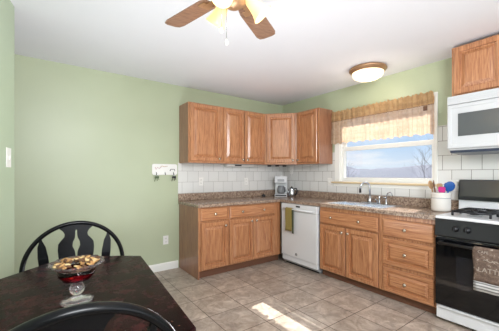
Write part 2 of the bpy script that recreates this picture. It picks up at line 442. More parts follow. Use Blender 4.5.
def mkknob(par, x, y, z):
    MB().lathe([(.007, 0), (.006, .012), (.016, .018), (.018, .024), (.012, .031), (.0001, .032)], (x, y, z), 14, RX).obj('knob', M['knob'], par)
def carcass(par, x0, x1, depth, z0, z1, toe=None, left_to_floor=False):
    b = MB()
    y = -depth
    if toe: b.box(x0, x1, y, -.004, toe, z1, .001).box(x0, x1, y+.05, -.004, 0.002, toe, 0)
    else: b.box(x0, x1, y, -.004, z0, z1, .001)
    o = b.obj('body', M['oak_side'] if not toe else M['oak_side'], par)
    return o
def face(par, x0, x1, y, zs, xs, t=.004, z0=.1, z1=.87):
    # face frame rails and stiles laid on the carcass front
    b = MB()
    for a, c in xs: b.box(a, c, y-t, y, z0, z1)
    for a, c in zs: b.box(x0, x1, y-t*.98, y, a, c)
    b.obj('face_frame', M['oak'], par)

# base cabinets on the back wall
t = thing('base_cabinet', 'oak base cabinet at the free end of the back wall, one drawer over one door', 'cabinet', (-1.93, 0, 0), 0, 'oak base cabinets')
b = MB().box(.018, .425, -.60, -.008, .1, .872, .001).box(.018, .425, -.54, -.008, .002, .1).box(0, .018, -.60, -.008, .002, .872, .001); b.obj('body', M['oak_side'], t)
MB().box(.019, .425, -.552, -.541, .002, .098).obj('toe_kick', M['toe'], t)
face(t, 0, .425, -.60, [(.1, .112), (.686, .70), (.862, .872)], [(0, .03), (.40, .425)])
drawer(t, .026, .405, .704, .860, -.604, [(.215, .785)])
door(t, .030, .403, .112, .686, -.604, (.365, .63))
t = thing('base_cabinet', 'oak base cabinet beside the inner corner, wide drawer over two doors', 'cabinet', (-1.503, 0, 0), 0, 'oak base cabinets')
b = MB().box(0, .90, -.60, -.008, .1, .872, .001).box(0, .90, -.54, -.008, .002, .1); b.obj('body', M['oak_side'], t)
MB().box(0, .905, -.552, -.541, .002, .098).obj('toe_kick', M['toe'], t)
face(t, 0, .90, -.60, [(.1, .112), (.686, .70), (.862, .872)], [(0, .014), (.775, .90)])
drawer(t, .012, .778, .704, .862, -.604, [(.20, .785), (.565, .785)])
door(t, .012, .388, .115, .686, -.604, (.352, .645)); door(t, .394, .778, .115, .686, -.604, (.43, .645))
# base cabinets on the window wall, rz = -90deg
t = thing('base_cabinet', 'oak sink cabinet, wide false drawer over two doors under the sink', 'cabinet', (0, -1.352, 0), -PI/2, 'oak base cabinets')
b = MB().box(0, .795, -.60, -.585, .1, .872).box(0, .018, -.60, -.008, .1, .872).box(.777, .795, -.60, -.008, .1, .872).box(.018, .777, -.585, -.008, .1, .12).box(0, .795, -.54, -.52, .002, .1); b.obj('body', M['oak_side'], t)
MB().box(0, .795, -.552, -.541, .002, .098).obj('toe_kick', M['toe'], t)
face(t, 0, .795, -.60, [(.09, .10), (.655, .67), (.83, .872)], [(0, .012), (.775, .795)], z0=.085)
drawer(t, .006, .772, .670, .826, -.604, [(.19, .755), (.56, .755)])
door(t, .008, .378, .092, .655, -.604, (.345, .60)); door(t, .386, .772, .092, .655, -.604, (.425, .60))
t = thing('base_cabinet', 'oak three-drawer base cabinet between the sink and the range', 'cabinet', (0, -2.149, 0), -PI/2, 'oak base cabinets')
b = MB().box(0, .516, -.60, -.008, .1, .872, .001).box(0, .516, -.54, -.008, .002, .1); b.obj('body', M['oak_side'], t)
MB().box(0, .516, -.552, -.541, .002, .098).obj('toe_kick', M['toe'], t)
face(t, 0, .516, -.60, [(.09, .10), (.335, .366), (.63, .65), (.83, .872)], [(0, .025), (.500, .516)], z0=.085)
drawer(t, .026, .500, .652, .826, -.604, [(.255, .74)])
drawer(t, .030, .500, .366, .630, -.604, [(.255, .50)], True); drawer(t, .030, .500, .092, .335, -.604, [(.255, .215)], True)

# wall cabinets
U0, U1 = 1.432, 2.22
def upper(name, label, loc, rz, w, doors, depth=.30):
    t = thing(name, label, 'cabinet', loc, rz, 'oak wall cabinets')
    MB().box(0, w, -depth, -.008, U0, U1, .001).obj('body', M['oak_side'], t)
    b = MB(); t_ = .005
    b.box(.03, w-.025, -depth-t_, -depth, U0, U0+.03).box(.03, w-.025, -depth-t_, -depth, U1-.025, U1).box(0, .03, -depth-t_, -depth, U0, U1).box(w-.025, w, -depth-t_, -depth, U0, U1)
    b.obj('face_frame', M['oak'], t)
    for x0, x1, kx in doors: door(t, x0, x1, U0+.022, U1-.012, -depth-t_, (kx, U0+.06))
    return t
upper('wall_cabinet', 'single-door oak wall cabinet at the left end of the row', (-1.928, 0, 0), 0, .500, [(.020, .476, .445)])
upper('wall_cabinet', 'two-door oak wall cabinet in the middle of the back wall row', (-1.426, 0, 0), 0, .776, [(.020, .372, .34), (.384, .752, .42)])
upper('wall_cabinet', 'single-door oak wall cabinet beside the curtained window', (0, -.648, 0), -PI/2, .436, [(.026, .410, .06)])
# diagonal corner cabinet
t = thing('corner_wall_cabinet', 'diagonal oak wall cabinet across the room corner', 'cabinet', (0, 0, 0), 0, 'oak wall cabinets')
MB().prism([(-.008, -.008), (-.648, -.008), (-.648, -.300), (-.300, -.646), (-.008, -.646)], U0, U1, 'z').obj('body', M['oak_side'], t)
dw = math.hypot(.348, .346)
ca = MB(); a = PI/4
def diag(mb):
    mb.v = [tuple(Matrix.Rotation(-PI/4, 3, 'Z') @ Vector(v)+Vector((-.648, -.300, 0))) for v in mb.v]; return mb
diag(MB().box(.03, dw-.03, -.005, 0, U0, U0+.03).box(.03, dw-.03, -.005, 0, U1-.025, U1).box(0, .03, -.005, 0, U0, U1).box(dw-.03, dw, -.005, 0, U0, U1)).obj('face_frame', M['oak'], t)
o = diag(MB().rings(dw-.056, U1-U0-.034, RP, .028, U0+.022, -.005)).obj('door', M['oak'], t)
kb = diag(MB().lathe([(.007, 0), (.006, .012), (.016, .018), (.018, .024), (.012, .031), (.0001, .032)], (dw-.058, -.027, U0+.06), 14, RX)).obj('knob', M['knob'], o)
# cabinet above the microwave
t = thing('wall_cabinet', 'oak wall cabinet directly above the microwave', 'cabinet', (0, -2.683, 0), -PI/2, 'oak wall cabinets')
MB().box(0, .762, -.305, -.008, 2.005, 2.472, .001).obj('body', M['oak_side'], t)
MB().box(.03, .374, -.31, -.305, 2.005, 2.03).box(.388, .735, -.31, -.305, 2.005, 2.03).box(.03, .374, -.31, -.305, 2.452, 2.472).box(.388, .735, -.31, -.305, 2.452, 2.472).box(0, .03, -.31, -.305, 2.005, 2.472).box(.735, .762, -.31, -.305, 2.005, 2.472).box(.374, .388, -.31, -.305, 2.005, 2.472).obj('face_frame', M['oak'], t)
for x0, x1 in ((.018, .378), (.384, .746)): door(t, x0, x1, 2.022, 2.462, -.31, None)

# ------------------------------------------------------------------ countertop (one L-shaped worktop with a sink cut-out) and its splash
ct = thing('countertop', 'speckled brown laminate L-shaped countertop over the base cabinets', 'countertop', (0, 0, 0))
Z0, Z1 = .875, .914
SY0, SY1, SX0, SX1 = -1.42, -2.12, -.535, -.13
b = MB()
b.box(-1.945, -.637, -.637, -.007, Z0, Z1, .006)
b.box(-.637, -.007, SY0, -.007, Z0, Z1).box(-.637, -.007, -2.668, SY1, Z0, Z1).box(-.637, SX0, SY1, SY0, Z0, Z1).box(SX1, -.007, SY1, SY0, Z0, Z1)
b.obj('slab', M['counter'], ct)
MB().box(-1.945, -.026, -.026, -.0065, Z1, 1.012, .003).obj('backsplash_strip', M['counter'], ct)
MB().box(-.026, -.0065, -2.668, -.007, Z1, 1.012, .003).obj('backsplash_strip', M['counter'], ct)

# sink
sk = thing('kitchen_sink', 'stainless steel double bowl sink set into the countertop under the window', 'sink', (0, 0, 0))
def bowl(y0, y1):
    m = MB(); x0, x1 = SX0+.03, SX1-.065; z = .919; d = .745
    R = []
    for (ins, zz) in ((0, z), (.004, z-.01), (.012, d+.02), (.04, d), ):
        R.append([(x0+ins, y1+ins, zz), (x1-ins, y1+ins, zz), (x1-ins, y0-ins, zz), (x0+ins, y0-ins, zz)])
    vs = [p for r in R for p in r]; fs = []
    for j in range(3):
        for k in range(4): a_, b_ = j*4+k, j*4+(k+1) % 4; fs.append((a_, b_, b_+4, a_+4))
    fs.append((12, 13, 14, 15)); m.add(vs, fs)
    o = m.obj('bowl', M['steel'], sk)
    MB().lathe([(.001, 0), (.036, 0), (.04, .003), (.001, .003)], ((x0+x1)/2, (y0+y1)/2, d+.001), 18).obj('drain', M['chrome'], o)
ya, yb, yc, yd = SY0-.012, (SY0+SY1)/2+.015, (SY0+SY1)/2-.015, SY1+.012
bowl(ya, yb); bowl(yc, yd)
x0, x1 = SX0+.03, SX1-.065
rim = MB()
for q in ((SX0-.012, x0, SY1-.012, SY0+.012), (x1, SX1+.012, SY1-.012, SY0+.012), (x0, x1, ya, SY0+.012), (x0, x1, SY1-.012, yd), (x0, x1, yc, yb)): rim.box(q[0], q[1], q[2], q[3], .9145, .9195)
rim.obj('rim', M['steel'], sk)

# main faucet
fx, fy = -.115, -1.735
fa = thing('kitchen_faucet', 'tall chrome gooseneck faucet behind the left sink bowl', 'faucet', (fx, fy, .9198))
MB().box(-.028, .028, -.11, .11, 0, .010, .005).lathe([(.024, .01), (.022, .03), (.017, .05), (.015, .09)], (0, 0, 0), 18).obj('base_plate', M['chrome'], fa)
pts = [(0, 0, .08), (0, 0, .20)]+[(-.055+.055*math.cos(q), .0+.030*(1-math.cos(q)), .20+.055*math.sin(q)) for q in [PI*i/10 for i in range(1, 10)]]+[(-.112, .061, .17)]
MB().tube(pts, .0115, 12).obj('spout', M['chrome'], fa)
MB().lathe([(.015, 0), (.014, .04), (.0115, .055)], (-.114, .062, .128), 14).obj('spray_head', M['dark'], fa)
MB().tube([(0, -.095, .01), (0, -.095, .045), (-.045, -.10, .055)], [.012, .010, .006], 10).obj('lever_handle', M['chrome'], fa)
sp = thing('side_sprayer', 'slim chrome side sprayer between the two faucets', 'sprayer', (-.105, -1.855, .9198))
MB().lathe([(.018, 0), (.016, .012), (.010, .022), (.009, .055), (.013, .075), (.011, .092), (.001, .095)], (0, 0, 0), 14).obj('holder', M['chrome'], sp)
wd = thing('water_dispenser', 'small curved grey water tap at the right of the sink', 'faucet', (-.105, -1.94, .9198))
MB().lathe([(.018, 0), (.016, .012), (.011, .025), (.010, .06)], (0, 0, 0), 14).obj('base', M['chrome'], wd)
MB().tube([(0, 0, .05), (0, 0, .10), (.0, -.02, .135), (0, -.05, .145), (-.01, -.075, .125), (-.012, -.08, .10)], .007, 10).obj('spout', M['chrome'], wd)
MB().tube([(0, 0, .075), (-.02, .03, .085)], .005, 8).obj('handle', M['chrome'], wd)

# ------------------------------------------------------------------ dishwasher
dwh = thing('dishwasher', 'white built-in dishwasher between the corner cabinet and the sink cabinet', 'dishwasher', (0, -.672, 0), -PI/2)
w = .668
MB().box(.004, w-.004, -.595, -.03, .03, .868).box(.03, w-.03, -.57, -.50, .002, .03).obj('body', M['app_grey'], dwh)
MB().box(.006, w-.006, -.645, -.597, .135, .765, .006).obj('door', M['app_white'], dwh)
MB().box(.006, w-.006, -.650, -.597, .768, .866, .006).obj('control_panel', M['app_white'], dwh)
MB().box(.012, w-.012, -.632, -.597, .062, .131, .004).obj('kick_panel', M['app_white'], dwh)
MB().box(.03, w-.03, -.575, -.56, .004, .06).obj('toe_kick', M['dark'], dwh)
MB().tube([(.09, -.690, .80), (.62, -.690, .80)], .010, 10).tube([(.10, -.645, .80), (.10, -.690, .80)], .008, 8).tube([(.61, -.645, .80), (.61, -.690, .80)], .008, 8).obj('handle', M['app_white'], dwh)
MB().box(.30, .375, -.653, -.649, .828, .850, .001).obj('badge', M['dark'], dwh)
MB().lathe([(.001, 0), (.021, 0), (.021, .002), (.001, .002)], (.30, -.645, .182), 20, RX).obj('emblem', M['app_grey'], dwh)
# dish towel on the dishwasher handle
def cloth_over(name, label, mats, x0, x1, ybar, zbar, zf, zb, root, rz, thick=.006, wav=.004, n=10, rad=.015):
    t = thing(name, label, 'towel', root, rz)
    pts = [(ybar-rad, zf)]+[(ybar-rad, zf+(zbar-zf)*i/8) for i in range(1, 9)]+[(ybar-rad*math.cos(q), zbar+rad*math.sin(q)) for q in (PI/4, PI/2, 3*PI/4)]+[(ybar+rad, zbar-(zbar-zb)*i/5) for i in range(6)]
    vs = []; m = len(pts)
    for i in range(n+1):
        x = x0+(x1-x0)*i/n
        for j, (y, z) in enumerate(pts):
            amp = wav*max(0, (zbar-z))/max(.01, zbar-zf)
            vs.append((x+(.004*math.sin(j*.7)), y-(amp*(1+math.sin(i*1.9)) if j < 9 else 0), z))
    fs = [(i*m+j, (i+1)*m+j, (i+1)*m+j+1, i*m+j+1) for i in range(n) for j in range(m-1)]
    o = MB().add(vs, fs, True).obj('cloth', mats, t)
    md = o.modifiers.new('t', 'SOLIDIFY'); md.thickness = thick*.5; md.offset = 0
    return t, o
tt, o = cloth_over('dish_towel', 'olive dish towel with a dark green back edge hung on the dishwasher', [M['olive']], .15, .275, -.690, .803, .50, .56, (0, -.672, 0), -PI/2)
MB().box(.262, .292, -.690, -.684, .47, .795, .002).obj('folded_edge', M['olive_dark'], tt)

# ------------------------------------------------------------------ range
rg = thing('gas_range', 'white and black gas range beside the three-drawer cabinet', 'range', (0, -2.674, 0), -PI/2)
w = .76
MB().box(0, w, -.63, -.035, .03, .895, .004).box(.03, w-.03, -.58, -.06, .002, .03).obj('body', M['app_white'], rg)
MB().box(0, w, -.665, -.035, .896, .922, .008).obj('cooktop', M['app_white'], rg)
MB().box(.006, w-.006, -.655, -.631, .035, .150, .006).prism([(-.655, .13), (-.675, .136), (-.675, .150), (-.655, .152)], .03, w-.03, 'x').obj('storage_drawer', M['app_white'], rg)
od = MB().box(.003, w-.003, -.672, -.631, .156, .735, .006).obj('oven_door', M['black_gloss'], rg)
MB().box(.16, w-.16, -.6745, -.671, .33, .60, .001).obj('oven_window', Mat('oven_window_glass', '#15171d', .05).m, od)
MB().tube([(.05, -.715, .695), (.05, -.725, .70), (w-.05, -.725, .70), (w-.05, -.715, .695)], .013, 10).box(.045, .07, -.72, -.67, .685, .715, .003).box(w-.07, w-.045, -.72, -.67, .685, .715, .003).obj('door_handle', M['black_satin'], od)
MB().prism([(-.631, .745), (-.672, .745), (-.676, .76), (-.668, .885), (-.660, .895), (-.631, .895)], .003, w-.003, 'x').obj('control_panel', M['black_satin'], rg)
for kx in (.155, .235, .525, .605):
    o = MB().lathe([(.026, 0), (.024, .006), (.020, .008), (.019, .026), (.001, .028)], (kx, -.672, .825), 18, RX).obj('knob', M['black_satin'], rg)
    MB().box(kx-.004, kx+.004, -.712, -.70, .807, .843, .001).obj('pointer', M['iron'], o)
# backguard
MB().prism([(-.036, .922), (-.105, .922), (-.098, 1.03), (-.036, 1.03)], .0, w, 'x').obj('back_riser', M['app_white'], rg)
bgd = MB().prism([(-.036, 1.03), (-.125, 1.03), (-.125, 1.062), (-.092, 1.225), (-.036, 1.228)], .0, w, 'x').obj('backguard', M['black_satin'], rg)
pg = MB().prism([(-.1235, 1.068), (-.1255, 1.068), (-.0945, 1.220), (-.0925, 1.220)], .012, w-.012, 'x').obj('glass_panel', M['panel_glass'], bgd)
MB().prism([(-.1190, 1.10), (-.1220, 1.10), (-.1060, 1.185), (-.1040, 1.185)], .325, .47, 'x').obj('clock_display', M['dark'], bgd)
MB().prism([(-.1205, 1.108), (-.1225, 1.108), (-.1080, 1.178), (-.1070, 1.178)], .334, .461, 'x').obj('display_frame', M['app_grey'], bgd)
# burners and grates
def grate(x0, x1):
    g = MB(); y0, y1 = -.555, -.17; z = .958
    def bar(p, q, r=.009): g.tube([p, q], r, 6)
    for x in (x0, x1): bar((x, y0, z), (x, y1, z))
    for y in (y0, (y0+y1)/2, y1): bar((x0, y, z), (x1, y, z))
    for x in (x0, x1):
        for y in (y0, y1, (y0+y1)/2): bar((x, y, z), (x, y, .923))
    xm = (x0+x1)/2
    for yc in ((y0*3+y1)/4, (y0+y1*3)/4):
        for dx, dy in ((1, 0), (-1, 0), (0, 1), (0, -1)):
            ex = xm+dx*(x1-x0)/2; ey = yc+dy*(y1-y0)/4
            bar((ex, ey, z+.002), (xm+dx*.03, yc+dy*.03, z+.006))
    g.obj('grate', M['iron'], rg)
    for yc in ((y0*3+y1)/4, (y0+y1*3)/4):
        o = MB().lathe([(.05, 0), (.048, .010), (.036, .013), (.001, .013)], (xm, yc, .9225), 20).obj('burner', M['app_grey'], rg)
        MB().lathe([(.034, 0), (.034, .008), (.028, .012), (.001, .012)], (xm, yc, .9356), 20).obj('burner_cap', M['iron'], o)
grate(.095, .355); grate(.415, .675)
# printed towel on the oven handle
tt, o = cloth_over('kitchen_towel', 'brown printed kitchen towel with grey striped hem hung on the oven handle', [M['towel']], .310, .590, -.725, .703, .46, .50, (0, -2.658, 0), -PI/2, wav=.003, rad=.018)
o2 = MB()
nn = 10; vs = []
for i in range(nn+1):
    x = .310+.28*i/nn
    for z in (.385, .42, .46): vs.append((x+.002, -.7435-.003*(1+math.sin(i*1.9)), z))
o2.add(vs, [(i*3+j, (i+1)*3+j, (i+1)*3+j+1, i*3+j+1) for i in range(nn) for j in range(2)], True)
o2 = o2.obj('striped_hem', M['towel_band'], tt); md = o2.modifiers.new('t', 'SOLIDIFY'); md.thickness = .003
def text(body, size, mat, parent, loc, rot, name='lettering', ext=.0006):
    cu = bpy.data.curves.new(name, 'FONT'); cu.body = body; cu.size = size; cu.extrude = ext; cu.align_x = 'CENTER'; cu.align_y = 'CENTER'
    tmp = bpy.data.objects.new(name+'_src', cu); C.objects.link(tmp)
    dg = bpy.context.evaluated_depsgraph_get(); me = bpy.data.meshes.new_from_object(tmp.evaluated_get(dg))
    C.objects.unlink(tmp); bpy.data.objects.remove(tmp)
    o = bpy.data.objects.new(name, me); C.objects.link(o); me.materials.clear(); me.materials.append(mat)
    o.parent = parent; o.location = loc; o.rotation_euler = rot; return o
text('LATTE', .050, M['letters'], tt, (.412, -.7520, .553), (PI/2, 0, 0))
text('CAFE', .028, M['letters'], tt, (.372, -.7500, .688), (PI/2, 0, 0))
MB().tube([(.372+.010*i, -.7505, .628+.006*math.sin(i*1.1)) for i in range(10)], .0025, 6).obj('printed_scroll', M['letters'], tt)

# ------------------------------------------------------------------ microwave
M['mw_white'] = Mat('microwave_white', '#c9cacc', .25).m
mw = thing('microwave', 'white over-the-range microwave mounted under the oak cabinet', 'microwave', (0, -2.676, 0), -PI/2)
w = .758
MB().box(0, w, -.375, -.008, 1.500, 1.998, .006).obj('body', M['mw_white'], mw)
md_ = MB().rings(.575, .40, [(0, 0), (0, -.022), (.006, -.028), (.03, -.028), (.035, -.024)], .0, 1.515, -.376).obj('door', M['mw_white'], mw)
MB().box(.085, .50, -.405, -.3985, 1.625, 1.830, .002).obj('window', M['mw_glass'], md_)
MB().tube([(.545, -.40, 1.56), (.545, -.435, 1.58), (.545, -.435, 1.85), (.545, -.40, 1.87)], .010, 10).obj('handle', M['mw_white'], md_)
MB().box(.58, w, -.404, -.376, 1.515, 1.915, .004).obj('control_panel', M['mw_white'], mw)
b = MB().box(0, w, -.402, -.376, 1.920, 1.996, .004)
for k in range(3): b.box(.02, w-.02, -.405, -.402, 1.937+.016*k, 1.944+.016*k)
b.obj('vent_grille', M['mw_white'], mw)
MB().prism([(-.37, 1.4995), (-.36, 1.478), (-.03, 1.470), (-.02, 1.4995)], .012, w-.012, 'x').obj('underside_panel', Mat('dark_blue_grey_metal', '#3f4a5c', .3, .4).m, mw)

# ------------------------------------------------------------------ valance
va = thing('window_valance', 'sheer tan gathered valance with dark stitched line above the window', 'curtain', (0, 0, 0))
NV = 260; y0, y1 = -1.10, -2.432
def fold(s): return .010*math.sin(s*2*PI*17+.8*math.sin(s*9))+.006*math.sin(s*2*PI*41+2*math.sin(s*7))
def val_mesh(zlist, amp, zw=0, top=0):
    vs = []; m = len(zlist)
    for i in range(NV+1):
        s = i/NV; y = y0+(y1-y0)*s
        for j, z in enumerate(zlist):
            k = amp[j]
            vs.append((-.058+fold(s+.002*j)*k, y+.006*math.sin(s*60+j)*k*.5, z+zw*math.sin(s*2*PI*13+1.3*math.sin(s*11))*(j == 0)+top*math.sin(s*2*PI*31+2*math.sin(s*17))*(j == m-1)))
    fs = [(i*m+j, (i+1)*m+j, (i+1)*m+j+1, i*m+j+1) for i in range(NV) for j in range(m-1)]
    return MB().add(vs, fs, True)
val_mesh([1.718, 1.80, 1.88, 1.96, 2.035], [1.3, 1.2, 1.1, 1, .8], .010).obj('sheer_panel', M['valance'], va)
hd = val_mesh([2.035, 2.07, 2.11, 2.13, 2.15, 2.175], [.8, 1.2, 1.3, 1.0, 1.2, 1.3], top=.009).obj('gathered_header', M['valance_head'], va)
vs = val_mesh([2.031, 2.037], [.8, .8]); vs.v = [(p[0]-.003, p[1], p[2]) for p in vs.v]; vs.obj('stitched_line', M['tag'], va)
MB().box(-.072, -.068, -2.375, -2.335, 1.975, 2.025, .001).obj('cloth_patch', M['tag'], va)
rod = thing('curtain_rod', 'thin white curtain rod carrying the valance', 'curtain rod', (0, 0, 0))
MB().tube([(-.004, -1.09, 2.14), (-.026, -1.09, 2.14), (-.030, -1.10, 2.14), (-.030, -2.435, 2.14), (-.026, -2.448, 2.14), (-.019, -2.448, 2.14)], .0045, 8).obj('rod', M['plastic'], rod)

# ------------------------------------------------------------------ things on the counters
cr_ = thing('utensil_crock', 'round white ceramic crock holding cooking utensils by the range', 'crock', (-.235, -2.565, .9145))
MB().lathe([(.070, 0), (.082, .008), (.084, .03), (.084, .165), (.088, .172), (.088, .185), (.078, .185), (.076, .165), (.074, .02), (.001, .018)], (0, 0, 0), 32).obj('pot', M['ceramic'], cr_)
MB().lathe([(.0845, .128), (.0855, .131), (.0845, .134)], (0, 0, 0), 32, cap=False).obj('band', M['app_grey'], cr_)
cx_, cy_, cz_ = -.235, -2.565, .9145
def utensil(name, label, dx, dy, lean, L, r, hm, head, headmat):
    t = thing(name, label, 'utensil', (cx_+dx, cy_+dy, cz_+.022))
    d = Vector((lean[0], lean[1], 1)).normalized(); top = d*L
    MB().tube([(0, 0, 0), d*L*.5, top], r, 8).obj('handle', hm, t)
    q = d.to_track_quat('Z', 'Y').to_matrix() @ Matrix.Rotation(head[4] if len(head) > 4 else .6, 3, 'Z')
    if head[0] == 'spoon': MB().sphere(top+d*head[2]*.8, 1, 14, (head[1], .007, head[2]), q).obj('head', headmat, t)
    else:
        m = MB(); pl = [(-head[1]*.6, 0), (head[1]*.6, 0), (head[1], head[2]*.4), (head[1], head[2]*1.6), (head[1]*.7, head[2]*1.8), (-head[1]*.7, head[2]*1.8), (-head[1], head[2]*1.6), (-head[1], head[2]*.4)]
        m.prism(pl, -.003, .003, 'y'); m.v = [tuple(q @ Vector(v)+top) for v in m.v]; m.obj('head', headmat, t)
utensil('wooden_spoon', 'pale wooden spoon leaning furthest left in the crock', -.01, .03, (-.05, .22), .205, .007, M['spoonwood'], ('spoon', .034, .046, 0, -.6), M['spoonwood'])
utensil('wooden_spoon', 'brown wooden spoon standing just right of the pale one in the crock', -.03, .02, (-.12, .08), .21, .007, M['spoonwood2'], ('spoon', .032, .044, 0, -.6), M['spoonwood2'])
utensil('wooden_spatula', 'flat wooden spatula behind the brown spoon in the crock', .03, .015, (.06, .05), .19, .006, M['spoonwood2'], ('flat', .022, .034, 0, -.6), M['spoonwood'])
utensil('spatula', 'magenta silicone spatula in the middle of the crock', -.03, -.01, (-.10, -.08), .165, .007, M['pink'], ('flat', .030, .032, 0, -.6), M['pink'])
utensil('ladle', 'large blue nylon ladle leaning right in the crock', .00, -.02, (-.06, -.26), .19, .008, M['blue'], ('spoon', .050, .052, 0, -.6), M['blue'])
utensil('slotted_spoon', 'blue nylon spoon tucked behind the magenta spatula', .025, -.01, (.05, -.06), .20, .006, M['blue'], ('spoon', .026, .034, 0, -.6), M['blue'])

cm = thing('coffee_maker', 'white drip coffee maker standing in the counter corner', 'coffee maker', (-.245, -.235, .9145), -PI/4)
MB().box(-.10, .10, -.12, .11, 0, .045, .008).box(-.10, .10, .02, .11, .045, .25, .006).box(-.10, .10, -.115, .11, .225, .335, .010).obj('housing', M['app_white'], cm)
MB().lathe([(.052, 0), (.062, .02), (.064, .07), (.050, .115), (.045, .125), (.001, .125)], (0, -.045, .052), 22).obj('carafe', Mat('smoky_carafe', '#7c7f83', .12).m, cm)
MB().box(-.09, .09, -.123, -.119, .012, .035, .001).obj('base_trim', M['dark'], cm)
MB().box(-.055, .055, -.118, -.1145, .245, .285, .001).obj('brew_panel', M['app_grey'], cm)
MB().tube([(.05, -.10, .16), (.07, -.13, .15), (.07, -.13, .09), (.05, -.10, .075)], .006, 8).obj('carafe_handle', M['dark'], cm)
kt = thing('kettle', 'small shiny kettle with black handle beside the coffee maker', 'kettle', (-.150, -.385, .9145), -PI/4)
MB().lathe([(.042, 0), (.050, .01), (.052, .05), (.044, .10), (.032, .125), (.034, .13), (.001, .133)], (0, 0, 0), 22).obj('body', M['chrome'], kt)
MB().lathe([(.032, 0), (.026, .012), (.008, .016), (.010, .03), (.001, .034)], (0, 0, .134), 18).obj('lid', M['dark'], kt)
MB().tube([(.035, 0, .125), (.075, -.01, .135), (.088, -.01, .10), (.08, -.01, .05), (.05, 0, .03)], .009, 8).obj('handle', M['dark'], kt)
MB().tube([(-.045, 0, .06), (-.07, 0, .10), (-.08, 0, .125)], [.012, .008, .006], 8).obj('spout', M['app_white'], kt)
ct2 = MB().lathe([(.001, 0), (.030, 0), (.034, .006), (.030, .026), (.012, .030), (.008, .038), (.001, .040)], (-.50, -.085, .9145), 18).obj('lidded_pot', M['dark'])
tag(ct2, 'tiny black lidded pot on the back counter left of the coffee maker', 'pot')

# under-cabinet things
ul = thing('under_cabinet_light', 'slim white light bar under the two-door wall cabinet', 'light', (-1.0, -.10, U0))
MB().box(-.24, .26, -.04, .05, -.034, -.001, .004).obj('housing', M['plastic'], ul)
MB().box(-.10, .02, -.0425, -.039, -.028, -.008, .001).obj('switch_panel', M['ink_dark'], ul)
pk = MB().lathe([(.028, 0), (.034, .006), (.034, .018), (.030, .022)], (0, 0, -.0225), 16).obj('puck_light', M['dark'])
pk.location = (-.36, -.07, U0); tag(pk, 'leftmost of the three black puck lights under the corner cabinet', 'light', 'black puck lights')
for (x, y, lb) in ((-.24, -.13, 'middle one of the three black puck lights under the corner cabinet'), (-.13, -.19, 'rightmost of the three black puck lights under the corner cabinet')):
    c = pk.copy(); C.objects.link(c); c.location = (x, y, U0); c['label'] = lb

# outlets and switches
def plate(name, label, loc, rz, kind='outlet', sc=1):
    t = thing(name, label, 'outlet' if kind == 'outlet' else 'switch', loc, rz)
    MB().box(-.036*sc, .036*sc, -.006, -.0005, -.058*sc, .058*sc, .002).obj('cover_plate', M['plastic'], t)
    if kind == 'outlet':
        for s in (-1, 1):
            o = MB().box(-.017, .017, -.0085, -.006, s*.024-.014, s*.024+.014, .002).obj('socket', M['plastic'], t)
            MB().box(-.008, -.005, -.0090, -.0084, s*.024-.006, s*.024+.006).box(.005, .008, -.0090, -.0084, s*.024-.006, s*.024+.006).obj('slots', M['dark'], o)
    else: MB().box(-.007, .007, -.014, -.006, -.014, .014, .002).obj('toggle', M['plastic'], t)
    return t
plate('wall_outlet', 'white outlet low on the green wall left of the base cabinets', (-2.115, 0, .40), 0)
plate('wall_outlet', 'white outlet on the tile under the left wall cabinet', (-1.60, -.006, 1.175), 0)
plate('wall_outlet', 'white outlet on the back wall tile nearer the coffee maker', (-.80, -.006, 1.165), 0)
plate('wall_switch', 'white switch on the tile just left of the window sill', (-.006, -1.035, 1.165), -PI/2, 'switch')
plate('wall_outlet', 'white outlet high on the tile above the kettle', (-.006, -.235, 1.345), -PI/2)
plate('wall_outlet', 'white outlet on the tile behind the utensil crock', (-.006, -2.60, 1.165), -PI/2)
cd = MB().tube([(-.012, -.235, 1.32), (-.018, -.235, 1.20), (-.030, -.24, 1.03), (-.05, -.27, .922), (-.10, -.30, .918)], .004, 8).obj('power_cord', M['plastic'])
tag(cd, 'white cord dropping from the high outlet to the counter by the kettle', 'cord')
plate('light_switch', 'white light switch on the pale left wall edge', (-3.6364, -1.17, 1.395), PI/2-.209, 'switch', 1.15)

# key rack
kr = thing('key_rack', 'white painted key rack with hooks on the green wall', 'key rack', (-2.13, 0, 1.342))
pl = []
for cx2, cz2, a0 in ((.143, .048, 0), (-.143, .048, 90), (-.143, -.045, 180), (.143, -.045, 270)):
    for k in range(5): q = math.radians(a0+22.5*k); pl.append((cx2+.026*math.cos(q), cz2+.026*math.sin(q)))
MB().prism(pl, -.016, -.0005, 'y').obj('board', M['plastic'], kr)
MB().tube([(-.13, -.017, .03), (-.12, -.017, .0), (-.10, -.017, .03), (-.08, -.017, .012), (-.05, -.017, .035)], .003, 6).obj('painted_scroll', M['ink_pink'], kr)
MB().tube([(-.06+.012*i, -.017, .042+.004*math.sin(i)) for i in range(9)], .003, 6).obj('painted_line', M['nut'], kr)
MB().tube([(.075, -.017, -.02), (.075, -.017, .005), (.13, -.017, .005), (.135, -.017, -.02)], .004, 6).tube([(.072, -.017, -.005), (.062, -.017, -.012)], .003, 6).obj('painted_figure', M['ink_dark'], kr)
for hx in (-.115, 0, .115):
    MB().tube([(hx, -.017, -.035), (hx, -.022, -.06), (hx, -.034, -.068), (hx, -.040, -.055)], .004, 6).obj('hook', M['ink_dark'], kr)
